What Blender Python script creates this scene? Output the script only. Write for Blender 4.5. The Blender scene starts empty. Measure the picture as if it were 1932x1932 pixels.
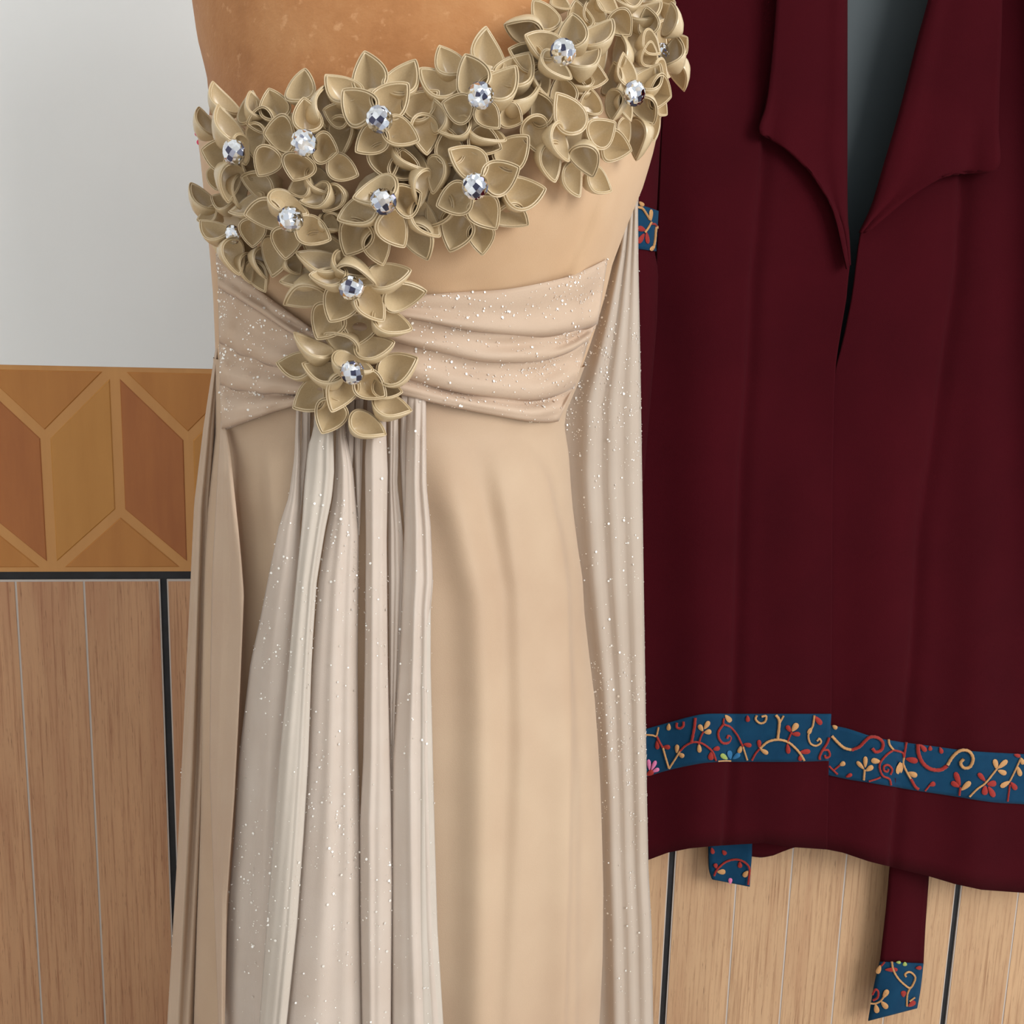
import bpy, bmesh, math, random
import numpy as np
from mathutils import Vector, Matrix

# ------------------------------------------------------------------ camera
F_PX, W_PX = 2000.0, 1932.0
YAW, PITCH, ROLL = math.radians(7.2), math.radians(10.57), math.radians(1.57)
CAM_H = 1.25
fw = np.array([math.sin(YAW)*math.cos(PITCH), math.cos(YAW)*math.cos(PITCH), -math.sin(PITCH)])
rt0 = np.array([math.cos(YAW), -math.sin(YAW), 0.0])
up0 = np.cross(rt0, fw)
RT = rt0*math.cos(ROLL) + up0*math.sin(ROLL)
UP = -rt0*math.sin(ROLL) + up0*math.cos(ROLL)
FW = fw
def ray(px, py):
    return FW*F_PX + RT*(px-966.0) + UP*(966.0-py)
def _wall_x(px, py):
    d = ray(px, py); return d[0]/d[1]
CAM_D = 0.30/(_wall_x(1800.5, 1680)-_wall_x(1260.9, 1680))      # wall tiles are 30 cm wide
CAM = np.array([0.0, -CAM_D, CAM_H])
def P(px, py, Y):
    """point where the line of sight of a photo pixel meets the plane y = Y"""
    d = ray(px, py); return CAM + d*((Y-CAM[1])/d[1])

scene = bpy.context.scene
COL = scene.collection
cam_data = bpy.data.cameras.new('camera')
cam_data.sensor_fit = 'HORIZONTAL'; cam_data.sensor_width = 36.0
cam_data.lens = 36.0*F_PX/W_PX
cam_data.clip_start = 0.02
cam = bpy.data.objects.new('camera', cam_data); COL.objects.link(cam)
M = Matrix.Identity(4)
for i in range(3):
    M[i][0], M[i][1], M[i][2], M[i][3] = RT[i], UP[i], -FW[i], CAM[i]
cam.matrix_world = M
scene.camera = cam

# ------------------------------------------------------------------ light
world = bpy.data.worlds.new('world'); scene.world = world; world.use_nodes = True
bg = world.node_tree.nodes['Background']
bg.inputs[0].default_value = (0.93, 0.965, 1.0, 1); bg.inputs[1].default_value = 0.72
def area(name, loc, target, sx, sy, power, col):
    l = bpy.data.lights.new(name, 'AREA'); l.shape = 'RECTANGLE'; l.size = sx; l.size_y = sy
    l.energy = power; l.color = col
    o = bpy.data.objects.new(name, l); COL.objects.link(o)
    o.location = loc
    o.rotation_euler = (Vector(target)-Vector(loc)).to_track_quat('-Z', 'Y').to_euler()
    return o
area('window_daylight', (2.0, -2.3, 2.2), (0.1, -0.2, 1.15), 1.6, 1.6, 74.0, (1.0, 0.985, 0.96))
vs = scene.view_settings
vs.view_transform = 'Standard'; vs.look = 'None'; vs.gamma = 1.0; vs.use_curve_mapping = False
vs.exposure = 0.0

random.seed(7)
RNG = np.random.RandomState(11)

# ------------------------------------------------------------------ helpers
WM = {}
def link(o, parent=None, world_m=None):
    COL.objects.link(o)
    wm = world_m if world_m is not None else Matrix.Identity(4)
    if parent is not None:
        o.parent = parent
        o.matrix_parent_inverse = WM[parent.name].inverted()
    o.matrix_basis = wm
    WM[o.name] = wm
    return o
def thing(name, loc, label, cat, group=None):
    o = bpy.data.objects.new(name, None); o.empty_display_size = 0.05
    link(o, None, Matrix.Translation(Vector(loc)))
    o['label'] = label; o['category'] = cat
    if group: o['group'] = group
    return o
def mesh_obj(name, verts, faces, mat, parent=None, world_m=None, smooth=True, local=False):
    me = bpy.data.meshes.new(name)
    verts = [tuple(map(float, v)) for v in verts]
    wm = world_m
    if wm is None:
        c = Vector(np.mean(np.array(verts), axis=0))       # origin at the middle of the piece
        wm = Matrix.Translation(c)
        verts = [(v[0]-c.x, v[1]-c.y, v[2]-c.z) for v in verts]
    me.from_pydata(verts, [], faces)
    me.update()
    if smooth: me.polygons.foreach_set('use_smooth', [True]*len(me.polygons))
    me.materials.append(mat)
    o = bpy.data.objects.new(name, me)
    return link(o, parent, wm)
def grid_faces(r, c, close=False, off=0):
    fs = []
    for i in range(r-1):
        for j in range(c if close else c-1):
            k = (j+1) % c
            fs.append((off+i*c+j, off+i*c+k, off+(i+1)*c+k, off+(i+1)*c+j))
    return fs
def grid_obj(name, G, mat, parent=None, close=False, solid=0.0, cap=False):
    G = np.array(G); r, c = G.shape[:2]
    fs = grid_faces(r, c, close)
    vs_ = list(G.reshape(-1, 3))
    if cap:
        fs.append(tuple(range(c))); fs.append(tuple(range((r-1)*c, r*c))[::-1])
    o = mesh_obj(name, vs_, fs, mat, parent)
    if solid:
        m = o.modifiers.new('thickness', 'SOLIDIFY'); m.thickness = solid; m.offset = 0.0
    return o
def interp(x, pts):
    p = np.array(pts, float); return np.interp(x, p[:, 0], p[:, 1])
def smoothpoly(pts, n):
    """Catmull-Rom through points"""
    p = np.array(pts, float)
    if len(p) < 3:
        return np.array([p[0]+(p[-1]-p[0])*t for t in np.linspace(0, 1, n)])
    q = np.vstack([2*p[0]-p[1], p, 2*p[-1]-p[-2]])
    out = []
    for s in np.linspace(0, len(p)-1-1e-6, n):
        i = int(s); t = s-i
        a, b, c, d = q[i], q[i+1], q[i+2], q[i+3]
        out.append(0.5*((2*b)+(-a+c)*t+(2*a-5*b+4*c-d)*t*t+(-a+3*b-3*c+d)*t**3))
    return np.array(out)

# ------------------------------------------------------------------ materials
def srgb(r, g, b):
    f = lambda c: (c/255/12.92) if c/255 <= 0.04045 else ((c/255+0.055)/1.055)**2.4
    return (f(r), f(g), f(b), 1.0)
class NT:
    def __init__(s, name):
        s.m = bpy.data.materials.new(name); s.m.use_nodes = True
        s.t = s.m.node_tree; s.b = s.t.nodes['Principled BSDF']; s.out = s.t.nodes['Material Output']
    def n(s, typ, **kw):
        x = s.t.nodes.new(typ)
        for k, v in kw.items():
            if k.startswith('i_'): x.inputs[k[2:].replace('_', ' ')].default_value = v
            else: setattr(x, k, v)
        return x
    def l(s, a, b): s.t.links.new(a, b)
    def set(s, **kw):
        for k, v in kw.items(): s.b.inputs[k.replace('_', ' ')].default_value = v
    def noise(s, scale, stretch=(1, 1, 1), detail=4.0, rough=0.6, rnd=False):
        tc = s.n('ShaderNodeTexCoord'); mp = s.n('ShaderNodeMapping')
        mp.inputs['Scale'].default_value = stretch
        s.l(tc.outputs['Object'], mp.inputs['Vector'])
        if rnd:
            oi = s.n('ShaderNodeObjectInfo'); mu = s.n('ShaderNodeVectorMath', operation='SCALE')
            cx = s.n('ShaderNodeCombineXYZ')
            s.l(oi.outputs['Random'], cx.inputs['X']); s.l(oi.outputs['Random'], cx.inputs['Z'])
            s.l(cx.outputs[0], mu.inputs[0]); mu.inputs['Scale'].default_value = 37.0
            s.l(mu.outputs[0], mp.inputs['Location'])
        nz = s.n('ShaderNodeTexNoise'); nz.inputs['Scale'].default_value = scale
        nz.inputs['Detail'].default_value = detail; nz.inputs['Roughness'].default_value = rough
        s.l(mp.outputs[0], nz.inputs['Vector'])
        return nz.outputs['Fac']
    def ramp(s, fac, stops):
        r = s.n('ShaderNodeValToRGB'); cr = r.color_ramp
        while len(cr.elements) < len(stops): cr.elements.new(0.5)
        for e, (p, c) in zip(cr.elements, stops): e.position = p; e.color = c
        s.l(fac, r.inputs[0]); return r.outputs[0]
    def mix(s, fac, a, b, mode='MIX'):
        x = s.n('ShaderNodeMix', data_type='RGBA', blend_type=mode)
        for sock, v in ((x.inputs[0], fac), (x.inputs[6], a), (x.inputs[7], b)):
            if hasattr(v, 'is_output'): s.l(v, sock)
            else: sock.default_value = v
        return x.outputs[2]
    def bump(s, fac, strength, dist):
        b = s.n('ShaderNodeBump'); b.inputs['Strength'].default_value = strength; b.inputs['Distance'].default_value = dist
        s.l(fac, b.inputs['Height']); s.l(b.outputs[0], s.b.inputs['Normal'])
    def color(s, c): s.l(c, s.b.inputs['Base Color'])
    def sheer(s, amount):
        tr = s.n('ShaderNodeBsdfTransparent'); mx = s.n('ShaderNodeMixShader'); mx.inputs[0].default_value = amount
        s.l(getattr(s, 'last', s.b.outputs[0]), mx.inputs[1]); s.l(tr.outputs[0], mx.inputs[2]); s.l(mx.outputs[0], s.out.inputs['Surface'])

def cloth(name, c1, c2, rough=0.75, sheen=0.2, nscale=25, bump=0.15, weave=1800, sheer=0.0, spec=0.25, trans=0.0):
    k = NT(name)
    k.color(k.ramp(k.noise(nscale, detail=3), [(0.3, c1), (0.7, c2)]))
    k.set(Roughness=rough, Sheen_Weight=sheen, Sheen_Roughness=0.4, Specular_IOR_Level=spec)
    if bump: k.bump(k.noise(weave, detail=1), bump, 0.0006)
    if trans:
        tl = k.n('ShaderNodeBsdfTranslucent'); tl.inputs[0].default_value = c2; mx = k.n('ShaderNodeMixShader'); mx.inputs[0].default_value = trans
        k.l(k.b.outputs[0], mx.inputs[1]); k.l(tl.outputs[0], mx.inputs[2]); k.l(mx.outputs[0], k.out.inputs['Surface']); k.last = mx.outputs[0]
    if sheer: k.sheer(sheer)
    return k.m

MAT = {}
MAT['skirt'] = cloth('skirt_tulle_over_satin', srgb(186, 158, 132), srgb(200, 175, 148), rough=0.6, sheen=0.15, nscale=9)
MAT['bodice'] = cloth('bodice_tulle', srgb(202, 166, 130), srgb(212, 180, 146), rough=0.65, sheen=0.15, nscale=12)
MAT['sash'] = cloth('sash_tulle', srgb(204, 178, 154), srgb(214, 190, 168), rough=0.65, sheen=0.2, nscale=12, sheer=0.1)
MAT['drape'] = cloth('sheer_glitter_tulle', srgb(222, 206, 192), srgb(232, 219, 207), rough=0.7, sheen=0.3, nscale=20, sheer=0.18, trans=0.15)
MAT['overlay'] = cloth('skirt_overlay_tulle', srgb(200, 172, 148), srgb(210, 186, 162), rough=0.65, sheen=0.2, nscale=9, sheer=0.15)
MAT['double'] = cloth('doubled_glitter_tulle', srgb(214, 203, 190), srgb(223, 213, 201), rough=0.7, sheen=0.3, nscale=20, sheer=0.1, trans=0.15)
MAT['cape'] = cloth('cape_tulle', srgb(214, 198, 182), srgb(224, 211, 197), rough=0.7, sheen=0.3, nscale=10, sheer=0.12, trans=0.3)
MAT['maroon'] = cloth('maroon_twill', srgb(56, 5, 14), srgb(64, 7, 17), rough=0.95, sheen=0.0, nscale=8, weave=2200, bump=0.3, spec=0.1)
MAT['lining'] = cloth('grey_lining', srgb(60, 68, 72), srgb(68, 76, 80), rough=0.6, sheen=0.05, nscale=6, bump=0.05)
MAT['blue'] = cloth('blue_cotton', srgb(10, 54, 84), srgb(14, 62, 92), rough=0.85, sheen=0.05, nscale=60, weave=2600, bump=0.3, spec=0.15)
for k_, c_ in (('t', (200, 150, 98)), ('r', (158, 44, 38)), ('p', (222, 124, 170)), ('b', (44, 110, 158)), ('g', (160, 178, 96))):
    a_ = srgb(*c_); MAT['thread_'+k_] = cloth('embroidery_thread_'+k_, tuple(x*0.82 for x in a_[:3])+(1,), a_, rough=0.7, sheen=0.2, nscale=500, weave=1500, bump=0.5)

k = NT('khaki_satin')
k.color(k.ramp(k.noise(20), [(0.3, srgb(204, 182, 144)), (0.7, srgb(214, 193, 157))]))
k.set(Roughness=0.28, Specular_IOR_Level=0.9)
k.bump(k.noise(900, detail=2), 0.06, 0.0005); MAT['satin'] = k.m

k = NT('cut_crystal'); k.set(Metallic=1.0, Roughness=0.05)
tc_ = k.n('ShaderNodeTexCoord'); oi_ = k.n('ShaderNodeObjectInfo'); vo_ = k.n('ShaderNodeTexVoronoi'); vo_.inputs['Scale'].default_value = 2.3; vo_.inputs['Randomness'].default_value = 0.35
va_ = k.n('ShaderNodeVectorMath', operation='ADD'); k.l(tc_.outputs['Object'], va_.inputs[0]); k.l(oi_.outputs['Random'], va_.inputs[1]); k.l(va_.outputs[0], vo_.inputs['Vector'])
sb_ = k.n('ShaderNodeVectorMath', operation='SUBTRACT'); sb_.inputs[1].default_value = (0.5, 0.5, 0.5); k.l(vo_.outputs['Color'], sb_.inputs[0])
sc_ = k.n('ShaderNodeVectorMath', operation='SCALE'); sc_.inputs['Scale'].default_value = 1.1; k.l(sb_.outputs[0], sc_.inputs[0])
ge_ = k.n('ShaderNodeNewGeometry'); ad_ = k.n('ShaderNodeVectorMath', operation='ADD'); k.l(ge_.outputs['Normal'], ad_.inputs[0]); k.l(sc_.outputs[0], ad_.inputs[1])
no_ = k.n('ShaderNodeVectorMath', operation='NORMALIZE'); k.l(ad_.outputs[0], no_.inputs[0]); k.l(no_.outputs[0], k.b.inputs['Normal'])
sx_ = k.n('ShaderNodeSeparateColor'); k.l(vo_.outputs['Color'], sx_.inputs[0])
k.color(k.ramp(sx_.outputs[1], [(0.12, srgb(84, 84, 104)), (0.25, srgb(170, 172, 188)), (0.4, srgb(240, 244, 250))])); MAT['crystal'] = k.m  # dark and bright facet reflections painted in as random cell colours
k = NT('glitter'); k.set(Base_Color=srgb(255, 252, 246), Metallic=0.55, Roughness=0.35); MAT['glitter'] = k.m

k = NT('tan_suede')
c = k.ramp(k.noise(14, detail=6, rough=0.7), [(0.3, srgb(160, 106, 64)), (0.5, srgb(182, 127, 81)), (0.72, srgb(196, 144, 97))])
c = k.mix(k.ramp(k.noise(160, detail=3), [(0.62, (0, 0, 0, 1)), (0.75, (0.5, 0.5, 0.5, 1))]), c, srgb(222, 172, 126))
k.color(c); k.set(Roughness=0.9, Sheen_Weight=0.2, Sheen_Roughness=0.5, Specular_IOR_Level=0.1)
k.bump(k.noise(420, detail=4), 0.35, 0.001); MAT['suede'] = k.m

k = NT('white_plaster')
k.color(k.ramp(k.noise(2.5, detail=5), [(0.3, srgb(236, 238, 238)), (0.7, srgb(243, 244, 243))]))
k.set(Roughness=0.45, Specular_IOR_Level=0.3); k.bump(k.noise(9, detail=4), 0.08, 0.004); MAT['plaster'] = k.m

k = NT('black_grout'); k.color(k.ramp(k.noise(60), [(0.4, srgb(14, 15, 20)), (0.8, srgb(34, 36, 44))])); k.set(Roughness=0.6); MAT['grout'] = k.m
k = NT('tile_body'); k.set(Base_Color=srgb(196, 186, 178), Roughness=0.4); MAT['tilebody'] = k.m

def wood(name, base, dark, streak, fine=0.75):
    k = NT(name)
    big = k.noise(7, (6, 1, 0.55), detail=5, rough=0.55, rnd=True)
    col = k.ramp(big, [(0.3, dark), (0.5, base), (0.72, tuple(min(1, x*1.12) for x in base[:3])+(1,))])
    fn = k.noise(22, (16, 1, 0.35), detail=4, rough=0.75, rnd=True)
    col = k.mix(k.ramp(fn, [(0.50, (0, 0, 0, 1)), (0.68, (fine, fine, fine, 1))]), col, streak)
    f2 = k.noise(60, (14, 1, 0.5), detail=3, rough=0.8, rnd=True)
    col = k.mix(k.ramp(f2, [(0.60, (0, 0, 0, 1)), (0.68, (0.7, 0.7, 0.7, 1))]), col, tuple(x*0.45 for x in streak[:3])+(1,))
    k.color(col); k.set(Roughness=0.38, Specular_IOR_Level=0.35)
    k.bump(fn, 0.05, 0.001)
    return k.m
MAT['wood'] = wood('wood_look_tile', srgb(198, 162, 126), srgb(186, 146, 112), srgb(146, 104, 74))
MAT['wood_red'] = wood('reddish_wood_look_tile', srgb(196, 150, 112), srgb(182, 130, 96), srgb(146, 92, 64))
def facet(name, c1, c2):
    k = NT(name)
    k.color(k.ramp(k.noise(10, (5, 1, 0.7), detail=4, rnd=True), [(0.3, srgb(*c1)), (0.7, srgb(*c2))]))
    k.set(Roughness=0.35, Specular_IOR_Level=0.35); return k.m
MAT['f_strip'] = facet('facet_bevel', (198, 142, 82), (206, 150, 88))
MAT['f_light'] = facet('facet_ochre', (188, 130, 62), (198, 140, 70))
MAT['f_dark'] = facet('facet_russet', (164, 98, 50), (180, 112, 58))
MAT['f_mid'] = facet('facet_brown', (180, 118, 56), (192, 130, 64))
k = NT('floor_tile'); k.color(k.ramp(k.noise(5), [(0.3, srgb(188, 178, 164)), (0.7, srgb(200, 190, 178))])); k.set(Roughness=0.35); MAT['floor'] = k.m
k = NT('steel'); k.set(Base_Color=srgb(150, 150, 152), Metallic=1.0, Roughness=0.35); MAT['steel'] = k.m
k = NT('pink_thread'); k.set(Base_Color=srgb(232, 70, 110), Roughness=0.6); MAT['pink'] = k.m

# ------------------------------------------------------------------ setting
XW0, XW1 = -1.3, 1.9
def box(name, x0, x1, y0, y1, z0, z1, mat, parent=None, bevel=0.0):
    vs_ = [(x0, y0, z0), (x1, y0, z0), (x1, y1, z0), (x0, y1, z0), (x0, y0, z1), (x1, y0, z1), (x1, y1, z1), (x0, y1, z1)]
    fs = [(0, 3, 2, 1), (4, 5, 6, 7), (0, 1, 5, 4), (1, 2, 6, 5), (2, 3, 7, 6), (3, 0, 4, 7)]
    o = mesh_obj(name, vs_, fs, mat, parent, smooth=False)
    if bevel:
        m = o.modifiers.new('bevel', 'BEVEL'); m.width = bevel; m.segments = 2
    return o
z_top = P(200, 691.2, 0)[2]; z_bot = P(200, 1075.4, 0)[2]; z_wood = P(200, 1090.0, 0)[2]
wall = box('wall_back', XW0, XW1, 0.0, 0.12, 0.0, 2.6, MAT['plaster']); wall['kind'] = 'structure'
# plaster coat sits flush with the tile faces above the dado
box('plaster_coat', XW0, XW1, -0.006, 0.0, z_top, 2.6, MAT['plaster'], wall)
box('grout_bed', XW0, XW1, -0.0045, 0.0, 0.0, z_top, MAT['grout'], wall)
ceil = box('unseen_ceiling', XW0, XW1, -3.2, 0.12, 2.6, 2.7, MAT['plaster']); ceil['kind'] = 'structure'  # out of view, added to block ambient light from above
wl = box('unseen_wall_left', XW0-0.12, XW0, -3.2, 0.12, 0.0, 2.7, MAT['plaster']); wl['kind'] = 'structure'  # out of view, added to cut ambient light from the left
floor = box('floor', XW0, XW1, -3.2, 0.0, -0.05, 0.0, MAT['floor']); floor['kind'] = 'structure'

# patterned border tiles: bevelled base and raised facets
def prism(name, poly, y0, y1, mat, parent, inset=0.0):
    p = np.array(poly, float); c = p.mean(0); n = len(p)
    vs_ = [(q[0], y1, q[1]) for q in p]
    q2 = p
    if inset:
        out = []
        area2 = sum(p[i][0]*p[(i+1) % n][1]-p[(i+1) % n][0]*p[i][1] for i in range(n))
        sg = 1 if area2 > 0 else -1
        for i in range(n):
            a, b, d = p[i-1], p[i], p[(i+1) % n]
            n1 = sg*np.array([-(b-a)[1], (b-a)[0]])/np.linalg.norm(b-a); n2 = sg*np.array([-(d-b)[1], (d-b)[0]])/np.linalg.norm(d-b)
            m = n1+n2; out.append(b+m*inset/max(0.2, 1+n1@n2))
        q2 = np.array(out)
    vs_ += [(q[0], y0, q[1]) for q in q2]
    fs = [tuple(range(n, 2*n))] + [(i, (i+1) % n, n+(i+1) % n, n+i) for i in range(n)]
    return mesh_obj(name, vs_, fs, mat, parent, smooth=False)
def shrink(poly, d):
    p = np.array(poly, float); n = len(p); out = []
    area2 = sum(p[i][0]*p[(i+1) % n][1]-p[(i+1) % n][0]*p[i][1] for i in range(n)); sg = 1 if area2 > 0 else -1
    for i in range(n):
        a, b, c = p[i-1], p[i], p[(i+1) % n]
        n1 = sg*np.array([-(b-a)[1], (b-a)[0]])/np.linalg.norm(b-a); n2 = sg*np.array([-(c-b)[1], (c-b)[0]])/np.linalg.norm(c-b)
        out.append(b+(n1+n2)*d/max(0.2, 1+n1@n2))
    return np.array(out)
xA = P(219, 694, 0)[0]; xV = P(89.3, 824, 0)[0]; HP = xA-xV
zV = P(89.3, 822, 0)[2]; zC = P(234.5, 962, 0)[2]; zB = z_bot
# the verticals lean a little in the tile artwork itself
SW = 0.0038
n0 = int(math.floor((XW0-xA)/(2*HP)))+1; n1 = int(math.ceil((XW1-xA)/(2*HP)))-1
for i in range(n0, n1+1):
    x = xA+i*2*HP
    t = box('border_tile', x-HP, x+HP, -0.0056, -0.0046, z_bot, z_top, MAT['f_strip'], wall)
    polys = [('f_light', [(x, z_top), (x, zC), (x-HP, zB), (x-HP, zV)]),
             ('f_dark', [(x, z_top), (x+HP, zV), (x+HP, zB), (x, zC)]),
             ('f_mid', [(x-HP, zB), (x+HP, zB), (x, zC)]),
             ('f_mid', [(x, z_top), (x+2*HP, z_top), (x+HP, zV)])]
    for mm, poly in polys:
        prism('facet', shrink(poly, SW), -0.0064, -0.0054, MAT[mm], t, inset=0.0010)

# wood-look tiles, each with five planks
J = 0.0058
xj = [_wall_x(331, 1680)*CAM_D, _wall_x(1260.9, 1680)*CAM_D, _wall_x(1800.5, 1680)*CAM_D]
joints = [xj[0]-1.2, xj[0]-0.9, xj[0]-0.6, xj[0]-0.3, xj[0], xj[0]+(xj[1]-xj[0])*0.52, xj[1], xj[2], xj[2]+0.3, xj[2]+0.6, xj[2]+0.9, xj[2]+1.2]
joints = [q for q in joints if XW0 <= q <= XW1]
def wood_row(z0, z1):
    for i in range(len(joints)-1):
        a, b = joints[i]+J/2, joints[i+1]-J/2
        t = box('wall_tile', a, b, -0.0062, -0.0044, z0, z1, MAT['tilebody'], wall)
        n = 5; e = 0.0075*(b-a)/0.3
        core = (b-a-2*e)/n
        for j in range(n):
            p0 = a+0.0012 if j == 0 else a+e+core*j+0.0009
            p1 = b-0.0012 if j == n-1 else a+e+core*(j+1)-0.0009
            box('plank', p0, p1, -0.0066, -0.006, z0+0.0015, z1-0.0018, MAT['wood_red' if b < xj[0]+0.28 else 'wood'], t)
wood_row(z_wood-0.60, z_wood)
wood_row(0.0, z_wood-0.60-J)

# ------------------------------------------------------------------ body shape
YC = -0.285
LEFT = [(300, -420), (318, -250), (330, -120), (350, 0), (362, 80), (380, 150), (386, 210), (383, 260), (390, 320), (398, 400), (406, 490), (411, 560),
        (414, 640), (416, 700), (418, 810), (411, 880), (404, 950), (399, 1050), (396, 1200), (394, 1400), (392, 1500), (389, 1600), (385, 1700), (378, 1932)]
RIGHT = [(1300, -420), (1290, -250), (1270, -120), (1262, 0), (1254, 100), (1240, 200), (1216, 300), (1198, 360), (1165, 440), (1143, 500), (1130, 560), (1116, 610),
         (1100, 660), (1080, 715), (1056, 770), (1052, 800), (1060, 850), (1063, 900), (1067, 950), (1076, 1020), (1085, 1080), (1088, 1140), (1097, 1220), (1107, 1300),
         (1113, 1380), (1117, 1450), (1120, 1530), (1123, 1640), (1122, 1760), (1118, 1850), (1113, 1932)]
def sil(pts):
    q = np.array([P(a, b, YC) for a, b in pts])[:, [2, 0]][::-1]
    return q[:, 0], q[:, 1]
LZ, LX = sil(LEFT); RZ, RX = sil(RIGHT)
lowz = 0.0
LZ = np.concatenate([[lowz], LZ]); LX = np.concatenate([[LX[0]-0.05], LX])
RZ = np.concatenate([[lowz], RZ]); RX = np.concatenate([[RX[0]+0.05], RX])
def zpy(py): return P(720, py, YC)[2]
BK = [(-420, .05), (-250, .072), (-120, .085), (0, .095), (150, .108), (300, .118), (420, .112), (550, .098), (700, .09), (800, .092), (1000, .106), (1300, .118), (1932, .125)]
BZ = np.array([zpy(a) for a, b in BK])[::-1]; BV = np.array([b for a, b in BK])[::-1]
BZ = np.concatenate([[0.0], BZ]); BV = np.concatenate([[.15], BV])
def body(z):
    xl = np.interp(z, LZ, LX); xr = np.interp(z, RZ, RX)
    return (xl+xr)/2, (xr-xl)/2, np.interp(z, BZ, BV)
BUST = [(P(560, 390, -0.40), 0.016, 0.06), (P(1010, 320, -0.40), 0.020, 0.06)]
def body_y(x, z, h=0.0):
    xc, a, b = body(z)
    s = np.clip((x-xc)/(a+h), -0.985, 0.985)
    y = YC-(b+h)*math.sqrt(1-s*s)
    for p, am, w in BUST:
        y -= am*math.exp(-((x-p[0])**2+(z-p[2])**2)/(w*w))*math.sqrt(1-s*s)
    return y
class Fold:
    low = False
    def __init__(s, pts, amp, wl, wr, Y=-0.39, px=0.0004):
        q = np.array([P(a, b, Y) for a, b in pts])
        o = np.argsort(q[:, 2]); s.z = q[o, 2]; s.x = q[o, 0]; s.amp = amp; s.wl = wl*px; s.wr = wr*px
    def __call__(s, x, z, fade=0.03):
        d = x-np.interp(z, s.z, s.x); w = s.wl if d < 0 else s.wr
        e = 1.0
        if z > s.z[-1]: e = max(0.0, 1-(z-s.z[-1])/fade)
        if s.low and z < s.z[0]: e = max(0.0, 1-(s.z[0]-z)/fade)
        return s.amp*math.exp(-(d/w)**2)*e
SKF = [Fold([(428, 840), (436, 950), (455, 1070), (460, 1200), (452, 1400), (430, 1700), (418, 1932)], .010, 12, 80),
       Fold([(490, 790), (505, 905), (522, 1000), (530, 1080), (520, 1300), (500, 1932)], .008, 12, 60),
       Fold([(560, 780), (560, 1000), (560, 1932)], .006, 30, 60),
       Fold([(834, 800), (852, 900), (876, 1000), (905, 1130), (910, 1300), (900, 1932)], .012, 30, 26),
       Fold([(940, 800), (960, 942), (985, 1121), (985, 1400), (955, 1932)], .010, 22, 44),
       Fold([(961, 811), (1010, 860), (1050, 932), (1078, 1050), (1090, 1150)], .009, 40, 10),
       Fold([(1085, 1300), (1094, 1500), (1090, 1932)], .008, 40, 12)]
ZF0, ZF1 = zpy(795), zpy(900)
def fade_in(z): return min(1.0, max(0.0, (ZF0-z)/(ZF0-ZF1)))
def skirt_y(x, z, h=0.0):
    return body_y(x, z, h+0.003)-fade_in(z)*sum(f(x, z) for f in SKF)
def hit(px, py, surf, h=0.0, Y0=-0.38):
    Y = Y0
    for _ in range(14):
        p = P(px, py, Y); Y = 0.5*Y+0.5*surf(p[0], p[2], h)
    return P(px, py, Y)

# ------------------------------------------------------------------ mannequin
zc0 = zpy(760)
xcw = body(zc0)[0]
man = thing('dress_form', (xcw, YC, 0.0), 'tan suede-covered dress form torso wearing the beige gown', 'mannequin')
rows = []
TH = np.linspace(0, 2*math.pi, 120, endpoint=False)
zs = np.concatenate([np.linspace(zpy(1150), zpy(-250), 70), np.linspace(zpy(-250), zpy(-250)+0.13, 18)[1:]])
ztop0 = zpy(-250)
for z in zs:
    xc, a, b = body(min(z, ztop0)); a -= 0.004; b -= 0.004
    sx = 1.0
    if z > ztop0:
        t = (z-ztop0)/0.13
        k_ = 1-0.78*min(1, (t*1.6))**1.6 if t < .62 else 0.22+0.0*(t)
        a *= max(k_, 0.26); b *= max(k_, 0.62)
        xc = xc
    r = []
    for th in TH:
        x = xc+a*math.cos(th); s = math.sin(th)
        if s >= 0: y = YC+b*0.85*s
        else:
            y = YC+b*s
            if z <= ztop0:
                for p, am, w in BUST: y -= am*math.exp(-((x-p[0])**2+(z-p[2])**2)/(w*w))*(-s)
        r.append((x, y, z))
    rows.append(r)
grid_obj('torso', rows, MAT['suede'], man, close=True, cap=True)
def tube_z(name, x, y, prof, mat, parent, n=24):
    rows = [[(x+r*math.cos(t), y+r*math.sin(t), z) for t in np.linspace(0, 2*math.pi, n, endpoint=False)] for r, z in prof]
    return grid_obj(name, rows, mat, parent, close=True, cap=True)
tube_z('pole', xcw, YC, [(0.014, 0.02), (0.014, zpy(1130))], MAT['steel'], man)
tube_z('base', xcw, YC, [(0.13, 0.0), (0.13, 0.008), (0.10, 0.018), (0.02, 0.026)], MAT['steel'], man, 40)

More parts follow.
